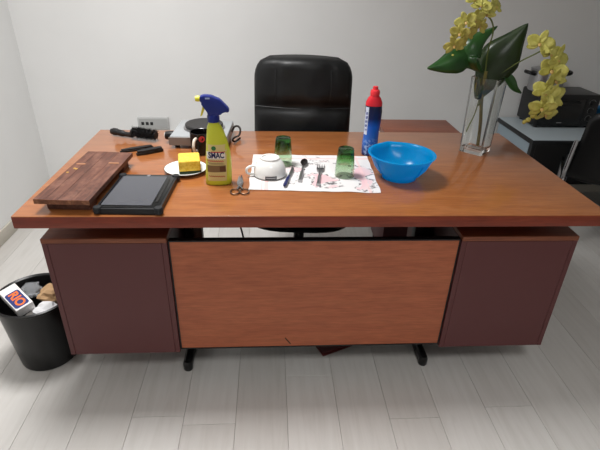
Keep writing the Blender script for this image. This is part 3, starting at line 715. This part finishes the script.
# ------------------------------------------------------------------ glass vase and orchids
M_glass = mat('clear_glass', (252, 254, 253), .02, trans=1.0, ior=1.45)
vz = thing('vase', 'tall square clear glass vase holding the orchids', 'vase', (.688, .578, Z), R(45))
b = BM(); h0, h1, HV = .047, .053, .300
def sq(h, z, rad=.006): return [b.verts.new((x, y, z)) for x, y in rrect(0, 0, 2*h, 2*h, rad, 3)]
rings = [sq(h0-.001, 0), sq(h0, .002), sq(h1, HV-.001), sq(h1-.001, HV), sq(h1-.005, HV), sq(h1-.006, HV-.001), sq(h0-.005+.001, .026), sq(h0-.008, .022)]
for a, c_ in zip(rings, rings[1:]):
    n = len(a)
    for i in range(n): b.faces.new((a[i], a[(i+1) % n], c_[(i+1) % n], c_[i]))
b.faces.new(rings[0][::-1]); b.faces.new(rings[-1])
obj('glass_body', b, M_glass, vz, smooth=30)

oc = thing('orchid', 'artificial orchid with yellow flower sprays and broad green leaves', 'plant', (.688, .578, Z+.0265))
O = Vector((.688, .578, Z+.0265))
def L3(*p): return [Vector(q)-O for q in p]
def leafmat(n_, a, c_):
    M = mat(n_, a, .32); v = coords(M); n = noise(M, v, 14, 3); basecol(M, ramp(M, n, [(.3, a), (.7, c_)])); return M
M_leaf = leafmat('leaf_green', (26, 42, 16), (40, 58, 24)); M_leaf2 = leafmat('leaf_green_light', (26, 64, 24), (42, 86, 34))
M_stem = mat('stem_green', (98, 110, 52), .5); M_stemb = mat('stem_olive', (120, 112, 58), .5)
def leaf(name, pts, wmax, side, M, fold=.25, sk=.85, twist=0.0):
    P = catmull(L3(*pts), 8); N = len(P); b = BM(); rows = []
    side = Vector(side).normalized()
    for i, p in enumerate(P):
        t = i/(N-1); tan = (P[min(i+1, N-1)]-P[max(i-1, 0)]).normalized()
        s = (side-tan*side.dot(tan)).normalized(); nrm = tan.cross(s)
        if twist: q = Matrix.Rotation(twist*t, 3, tan); s = q @ s; nrm = q @ nrm
        hw = wmax*(math.sin(PI*min(1, (t*.96+.04)**sk))**1.05)*(1 if t < .55 else 1-.35*(t-.55)/.45)+.002
        if i == N-1: hw = .0015
        rows.append([b.verts.new(p+s*hw*u+nrm*(fold*hw*abs(u)**1.5-.004*(1-abs(u)) )) for u in (-1, -.66, -.33, 0, .33, .66, 1)])
    for a, c_ in zip(rows, rows[1:]):
        for i in range(6): b.faces.new((a[i], a[i+1], c_[i+1], c_[i]))
    o = obj(name, b, M, oc, smooth=80); sm = o.modifiers.new('thick', 'SOLIDIFY'); sm.thickness = .0016; sm.offset = 0
    return o
leaf('leaf', [(.652, .575, .955), (.676, .570, 1.03), (.704, .565, 1.105), (.742, .57, 1.165), (.788, .58, 1.230)], .072, (.95, -.38, -.30), M_leaf, .25, 1.12)
leaf('leaf', [(.650, .57, 1.055), (.595, .545, 1.078), (.556, .535, 1.115), (.572, .535, 1.160), (.612, .550, 1.190), (.672, .575, 1.218)], .050, (.62, -.60, -.5), M_leaf2, .35, 1.0)
leaf('leaf', [(.640, .56, 1.065), (.580, .535, 1.112), (.525, .515, 1.108), (.468, .51, 1.090), (.415, .51, 1.078)], .044, (.05, .30, .95), M_leaf2, .30, .95)
leaf('leaf', [(.735, .565, 1.055), (.755, .555, 1.035), (.780, .55, 1.005), (.812, .55, .985)], .016, (.4, .2, .85), M_leaf2, .2)
b = BM(); tube(b, L3((.700, .582, Z+.030), (.690, .578, .86), (.672, .575, .96), (.665, .573, 1.06)), .0065, 10); obj('stem', b, M_stemb, oc)
b = BM(); tube(b, L3((.672, .585, .93), (.668, .58, 1.03), (.655, .57, 1.13), (.655, .56, 1.20), (.635, .55, 1.24), (.60, .545, 1.262), (.56, .54, 1.262), (.525, .535, 1.225), (.505, .53, 1.165)), .0028, 8); obj('flower_stalk', b, M_stem, oc)
b = BM(); tube(b, L3((.665, .575, .93), (.70, .565, 1.03), (.755, .555, 1.085), (.82, .55, 1.125), (.872, .545, 1.150), (.905, .54, 1.12), (.918, .535, 1.05), (.91, .53, .98), (.895, .53, .92), (.855, .53, .888)), .0026, 8); obj('flower_stalk', b, M_stem, oc)
b = BM(); tube(b, L3((.660, .570, .955), (.650, .560, .90), (.632, .552, .855), (.626, .552, .83)), .0022, 6); obj('aerial_root', b, M_stem, oc)
b = BM(); tube(b, L3((.676, .580, .975), (.700, .575, 1.005), (.722, .572, 1.03)), .0022, 6); obj('aerial_root', b, M_stem, oc)
def petmat(n_, a, c_):
    M = mat(n_, a, .5); p = M.node_tree.nodes['Principled BSDF']
    v = coords(M); n = noise(M, v, 45, 3); basecol(M, ramp(M, n, [(.3, a), (.7, c_)])); return M
M_pet = petmat('petal_yellow', (178, 172, 72), (212, 206, 116)); M_pet2 = petmat('petal_gold', (166, 154, 64), (196, 184, 96)); M_lip = mat('lip_ochre', (190, 156, 90), .5)
def flower_mesh(seed):
    rnd = random.Random(seed); b = BM()
    # five petals in the local xy plane, facing +z
    for (ang, ln, wd) in ((90, 1.0, .56), (205, .95, .52), (335, .95, .52), (160, 1.05, .86), (20, 1.05, .86)):
        a = R(ang+rnd.uniform(-9, 9)); ca, sa = math.cos(a), math.sin(a); cup = rnd.uniform(-.12, .30); rows = []
        for i in range(7):
            t = i/6; hw = wd*.5*math.sin(PI*min(.96, t*.86+.10))**.7; row = []
            for u in (-1, -.5, 0, .5, 1):
                x = .06+ln*t*.9; y = hw*u; z = cup*t*t+.10*abs(u)*hw*(1-t)+.03*math.sin(9*t+u*3+seed)
                row.append(b.verts.new((x*ca-y*sa, x*sa+y*ca, z+(.03 if wd > .5 else 0))))
            rows.append(row)
        for r0, r1 in zip(rows, rows[1:]):
            for i in range(4): b.faces.new((r0[i], r0[i+1], r1[i+1], r1[i]))
    return b
def lip_mesh():
    b = BM(); loft(b, [(-.02, 0, -.02, .05, .05), (.10, 0, -.06, .13, .12), (.20, 0, -.14, .10, .08), (.26, 0, -.17, .04, .03)], 10); return b
def flower(p, face, size, seed, M):
    z = Vector(face).normalized(); x = Vector((0, 0, 1)).cross(z); x.normalize(); y = z.cross(x)
    Mx = Matrix((x, y, z)).transposed().to_4x4() @ Matrix.Rotation(R(random.uniform(-25, 25)), 4, 'Z') @ Matrix.Scale(size*1.10, 4)
    b = flower_mesh(seed); bmesh.ops.transform(b, matrix=Mx, verts=b.verts)
    q = Vector(p)-O
    f = obj('flower', b, M, oc, q, smooth=80); sm = f.modifiers.new('thick', 'SOLIDIFY'); sm.thickness = .0008; sm.offset = 0
    b = lip_mesh(); bmesh.ops.transform(b, matrix=Mx, verts=b.verts); obj('lip', b, M_lip, f)
FL = [((.632, .535, 1.286), (.5, -.8, .3), .040), ((.600, .525, 1.262), (.1, -1, -.1), .040), ((.575, .52, 1.288), (-.2, -.9, .4), .042), ((.552, .53, 1.305), (0, -.7, .6), .038),
      ((.560, .515, 1.245), (.2, -1, -.2), .042), ((.530, .515, 1.235), (-.4, -.9, 0), .042), ((.512, .51, 1.198), (-.3, -1, -.1), .040), ((.545, .51, 1.200), (.4, -1, -.2), .036),
      ((.498, .505, 1.158), (-.2, -1, -.3), .040), ((.585, .52, 1.222), (.3, -1, -.3), .034), ((.520, .505, 1.165), (.5, -.9, -.1), .032)]
for i, (p, f, s) in enumerate(FL): flower(p, f, s*.86, i+1, M_pet if i < 6 else M_pet2)
FR = [((.842, .525, 1.172), (-.3, -1, .2), .046), ((.885, .515, 1.140), (.1, -1, .3), .048), ((.918, .515, 1.122), (.4, -.9, .2), .048), ((.905, .51, 1.082), (-.2, -1, .1), .050),
      ((.925, .505, 1.048), (.3, -1, -.1), .048), ((.898, .50, 1.005), (-.2, -1, .1), .050), ((.928, .50, .985), (.2, -1, -.1), .052), ((.900, .50, .945), (-.2, -1, -.2), .048), ((.925, .505, .922), (.2, -.9, -.4), .044)]
for i, (p, f, s) in enumerate(FR): flower((p[0]-.020, p[1], p[2]-.004), f, s, i+21, M_pet)
for i, (p, s) in enumerate((((.855, .53, .886), .010), ((.872, .528, .905), .012), ((.842, .53, .878), .008), ((.505, .525, 1.120), .007))):
    b = BM(); lathe(b, [(0, -s*1.2), (s*.6, -s*.9), (s, -.1*s), (s*.75, s*.8), (0, s*1.3)], 12); obj('bud', b, M_pet2, oc, Vector(p)-O, (R(20), R(30), 0))

# ------------------------------------------------------------------ side table with oven, back right
ZT2 = 0.55
M_tt = mat('table_grey_blue', (184, 196, 202), .4); M_te = mat('table_edge_black', (24, 25, 27), .45); M_side = mat('table_side_blue', (150, 166, 176), .5)
st = thing('side_table', 'low pale blue-grey side table with black edging by back wall', 'table', (1.85, 1.54, 0))
b = BM(); box(b, -.486, .49, -.236, .238, ZT2-.004, ZT2, .0006, 1); obj('table_top', b, M_tt, st)
b = BM(); box(b, -.492, .496, -.242, .238, ZT2-.030, ZT2-.0042, .002); obj('edge_band', b, M_te, st)
b = BM(); box(b, -.485, -.465, -.20, .22, 0, ZT2-.0302, .001, 1); obj('side_panel', b, M_side, st)
b = BM(); box(b, .465, .485, -.20, .22, 0, ZT2-.0302, .001, 1); obj('side_panel', b, M_side, st)
b = BM(); box(b, -.487, -.463, -.238, -.2005, 0, ZT2-.0302, .002, 1); obj('leg_front', b, M_te, st)
b = BM(); box(b, .463, .487, -.238, -.2005, 0, ZT2-.0302, .002, 1); obj('leg_front', b, M_te, st)
b = BM(); box(b, -.4645, .4645, .20, .215, .08, ZT2-.0302, .001, 1); obj('back_panel', b, M_te, st)

ov = thing('mini_oven', 'black mini oven with knobs on the side table', 'oven', (1.668, 1.655, ZT2+.0003)); ov.scale = (.93, 1, .96)
b = BM(); box(b, -.205, .205, -.115, .12, .012, .215, .010, 3); obj('body', b, mat('oven_black', (17, 17, 18), .35), ov)
b = BM(); box(b, -.195, .105, -.122, -.1152, .030, .190, .004); dr = obj('door', b, mat('oven_door', (15, 15, 16), .25), ov)
b = BM(); box(b, -.165, .080, -.1235, -.1222, .050, .150, .0004, 1); obj('window', b, mat('oven_glass', (8, 8, 9), .08), dr)
b = BM(); tube(b, [(-.15, -.122, .172), (-.145, -.138, .172), (.055, -.138, .172), (.06, -.122, .172)], .005, 8, False); obj('handle', b, M_blk, dr)
text_obj('lettering', 'Bosch', .016, mat('oven_print', (150, 150, 150), .4), dr, lambda x, y: (x-.04, -.1226, y+.039), bold=.0002) if False else None
b = BM(); box(b, -.06, -.025, -.1226, -.1221, .035, .041, .0001, 1); obj('badge', b, mat('oven_badge', (140, 140, 140), .4), dr)
b = BM(); box(b, .110, .197, -.119, -.1152, .025, .200, .002); cpn = obj('control_panel', b, mat('oven_panel', (22, 22, 23), .35), ov)
for z in (.165, .115, .065):
    b = BM(); T = Matrix.Translation((.153, -.1192, z)) @ Matrix.Rotation(PI/2, 4, 'X'); lathe(b, [(0, 0), (.018, 0), (.017, .004), (.014, .016), (0, .017)], 20); bmesh.ops.transform(b, matrix=T, verts=b.verts); kk = obj('knob', b, M_blk, cpn)
    b = BM(); tube(b, [(.153+.021*math.cos(R(a)), -.1195, z+.021*math.sin(R(a))) for a in range(-40, 221, 20)], .0008, 5, False); obj('dial_mark', b, mat('dial_grey', (160, 160, 160), .4), kk)
for x in (-.18, .18):
    for y in (-.09, .09):
        b = BM(); lathe(b, [(0, 0), (.013, 0), (.014, .0125), (0, .0125)], 12, (x, y)); obj('foot', b, M_blk, ov)

po = thing('cooking_pot', 'steel pot with two black handles on top of the oven', 'pot', (1.548, 1.655, ZT2+.2072)); po.scale = (1, 1, 1.22)
b = BM(); lathe(b, [(0, 0), (.092, 0), (.098, .005), (.100, .098), (.104, .102), (.102, .104), (.097, .100), (.095, .008), (0, .005)], 40); obj('body', b, M_steel, po)
for s in (-1, 1):
    b = BM(); tube(b, [(s*.098, -.03, .082), (s*.13, -.028, .088), (s*.142, 0, .090), (s*.13, .028, .088), (s*.098, .03, .082)], .008, 10); obj('handle', b, M_blk, po)
b = BM(); lathe(b, [(0, .118), (.05, .115), (.098, .1052), (.098, .1045), (0, .1045)], 40); ld = obj('lid', b, M_steel, po)

bd = thing('blue_dish', 'bright blue plastic dish beside the oven at the frame edge', 'dish', (1.957, 1.60, ZT2+.0003))
b = BM(); lathe(b, [(0, 0), (.05, 0), (.052, .004), (.066, .05), (.070, .052), (.068, .055), (.062, .05), (.048, .007), (0, .005)], 40); obj('lower_dish', b, mat('dish_blue', (20, 110, 172), .3), bd)
b = BM(); lathe(b, [(0, .0555), (.045, .0555), (.048, .06), (.062, .11), (.067, .112), (.065, .115), (.058, .11), (.044, .063), (0, .061)], 40); obj('upper_dish', b, mat('dish_blue2', (30, 130, 190), .3), bd)

# ------------------------------------------------------------------ visitor chair, far right
vc = thing('visitor_chair', 'black visitor chair with chrome frame right of the desk', 'chair', (1.70, 1.085, 0), R(0))
fx = Vector((.47, .88, 0)); lx = Vector((.88, -.47, 0))   # facing, lateral
def V(a, l, z): q = -fx*a+lx*l; return Vector((q.x, q.y, z))   # a: towards the back, l: lateral (towards camera)
b = BM(); loft(b, [(.425, 0, 0, .19, .19, 4), (.435, 0, 0, .21, .21, 4), (.462, 0, 0, .21, .21, 4), (.475, 0, 0, .19, .19, 4)], 36)
ang = math.atan2(fx.y, fx.x); bmesh.ops.rotate(b, matrix=Matrix.Rotation(ang, 3, 'Z'), verts=b.verts, cent=(0, 0, 0)); obj('seat', b, M_blks, vc)
b = BM(); G = []
for j in range(13):
    t = j/12; z = .455+.38*t; a = .205+.06*t; hw = .215*(1-.10*t)*(1 if t < .85 else 1-.5*((t-.85)/.15)**2)
    G.append([b.verts.new(V(a+.035*(1-(q*q)), q*hw, z)) for q in [-1+2*i/12 for i in range(13)]])
for r0, r1 in zip(G, G[1:]):
    for i in range(12): b.faces.new((r0[i], r0[i+1], r1[i+1], r1[i]))
o = obj('backrest', b, M_blk, vc, smooth=80); sm = o.modifiers.new('thick', 'SOLIDIFY'); sm.thickness = .022; sm.offset = 0
for s in (-1, 1):
    b = BM(); tube(b, [V(-.19, s*.20, .012), V(-.17, s*.21, .40), V(-.10, s*.215, .425), V(.12, s*.222, .43), V(.205, s*.228, .45), V(.235, s*.226, .56), V(.255, s*.222, .66)], .010, 10); obj('side_frame', b, M_chrome, vc)
    b = BM(); tube(b, [V(.10, s*.205, .424), V(.20, s*.215, .22), V(.25, s*.22, .012)], .010, 10); obj('leg', b, M_chrome, vc)
    for a in (-.19, .25):
        b = BM(); q = V(a, s*(.20 if a < 0 else .22), 0); lathe(b, [(0, 0), (.014, 0), (.014, .014), (0, .016)], 12, (q.x, q.y)); obj('foot_cap', b, M_blk, vc)
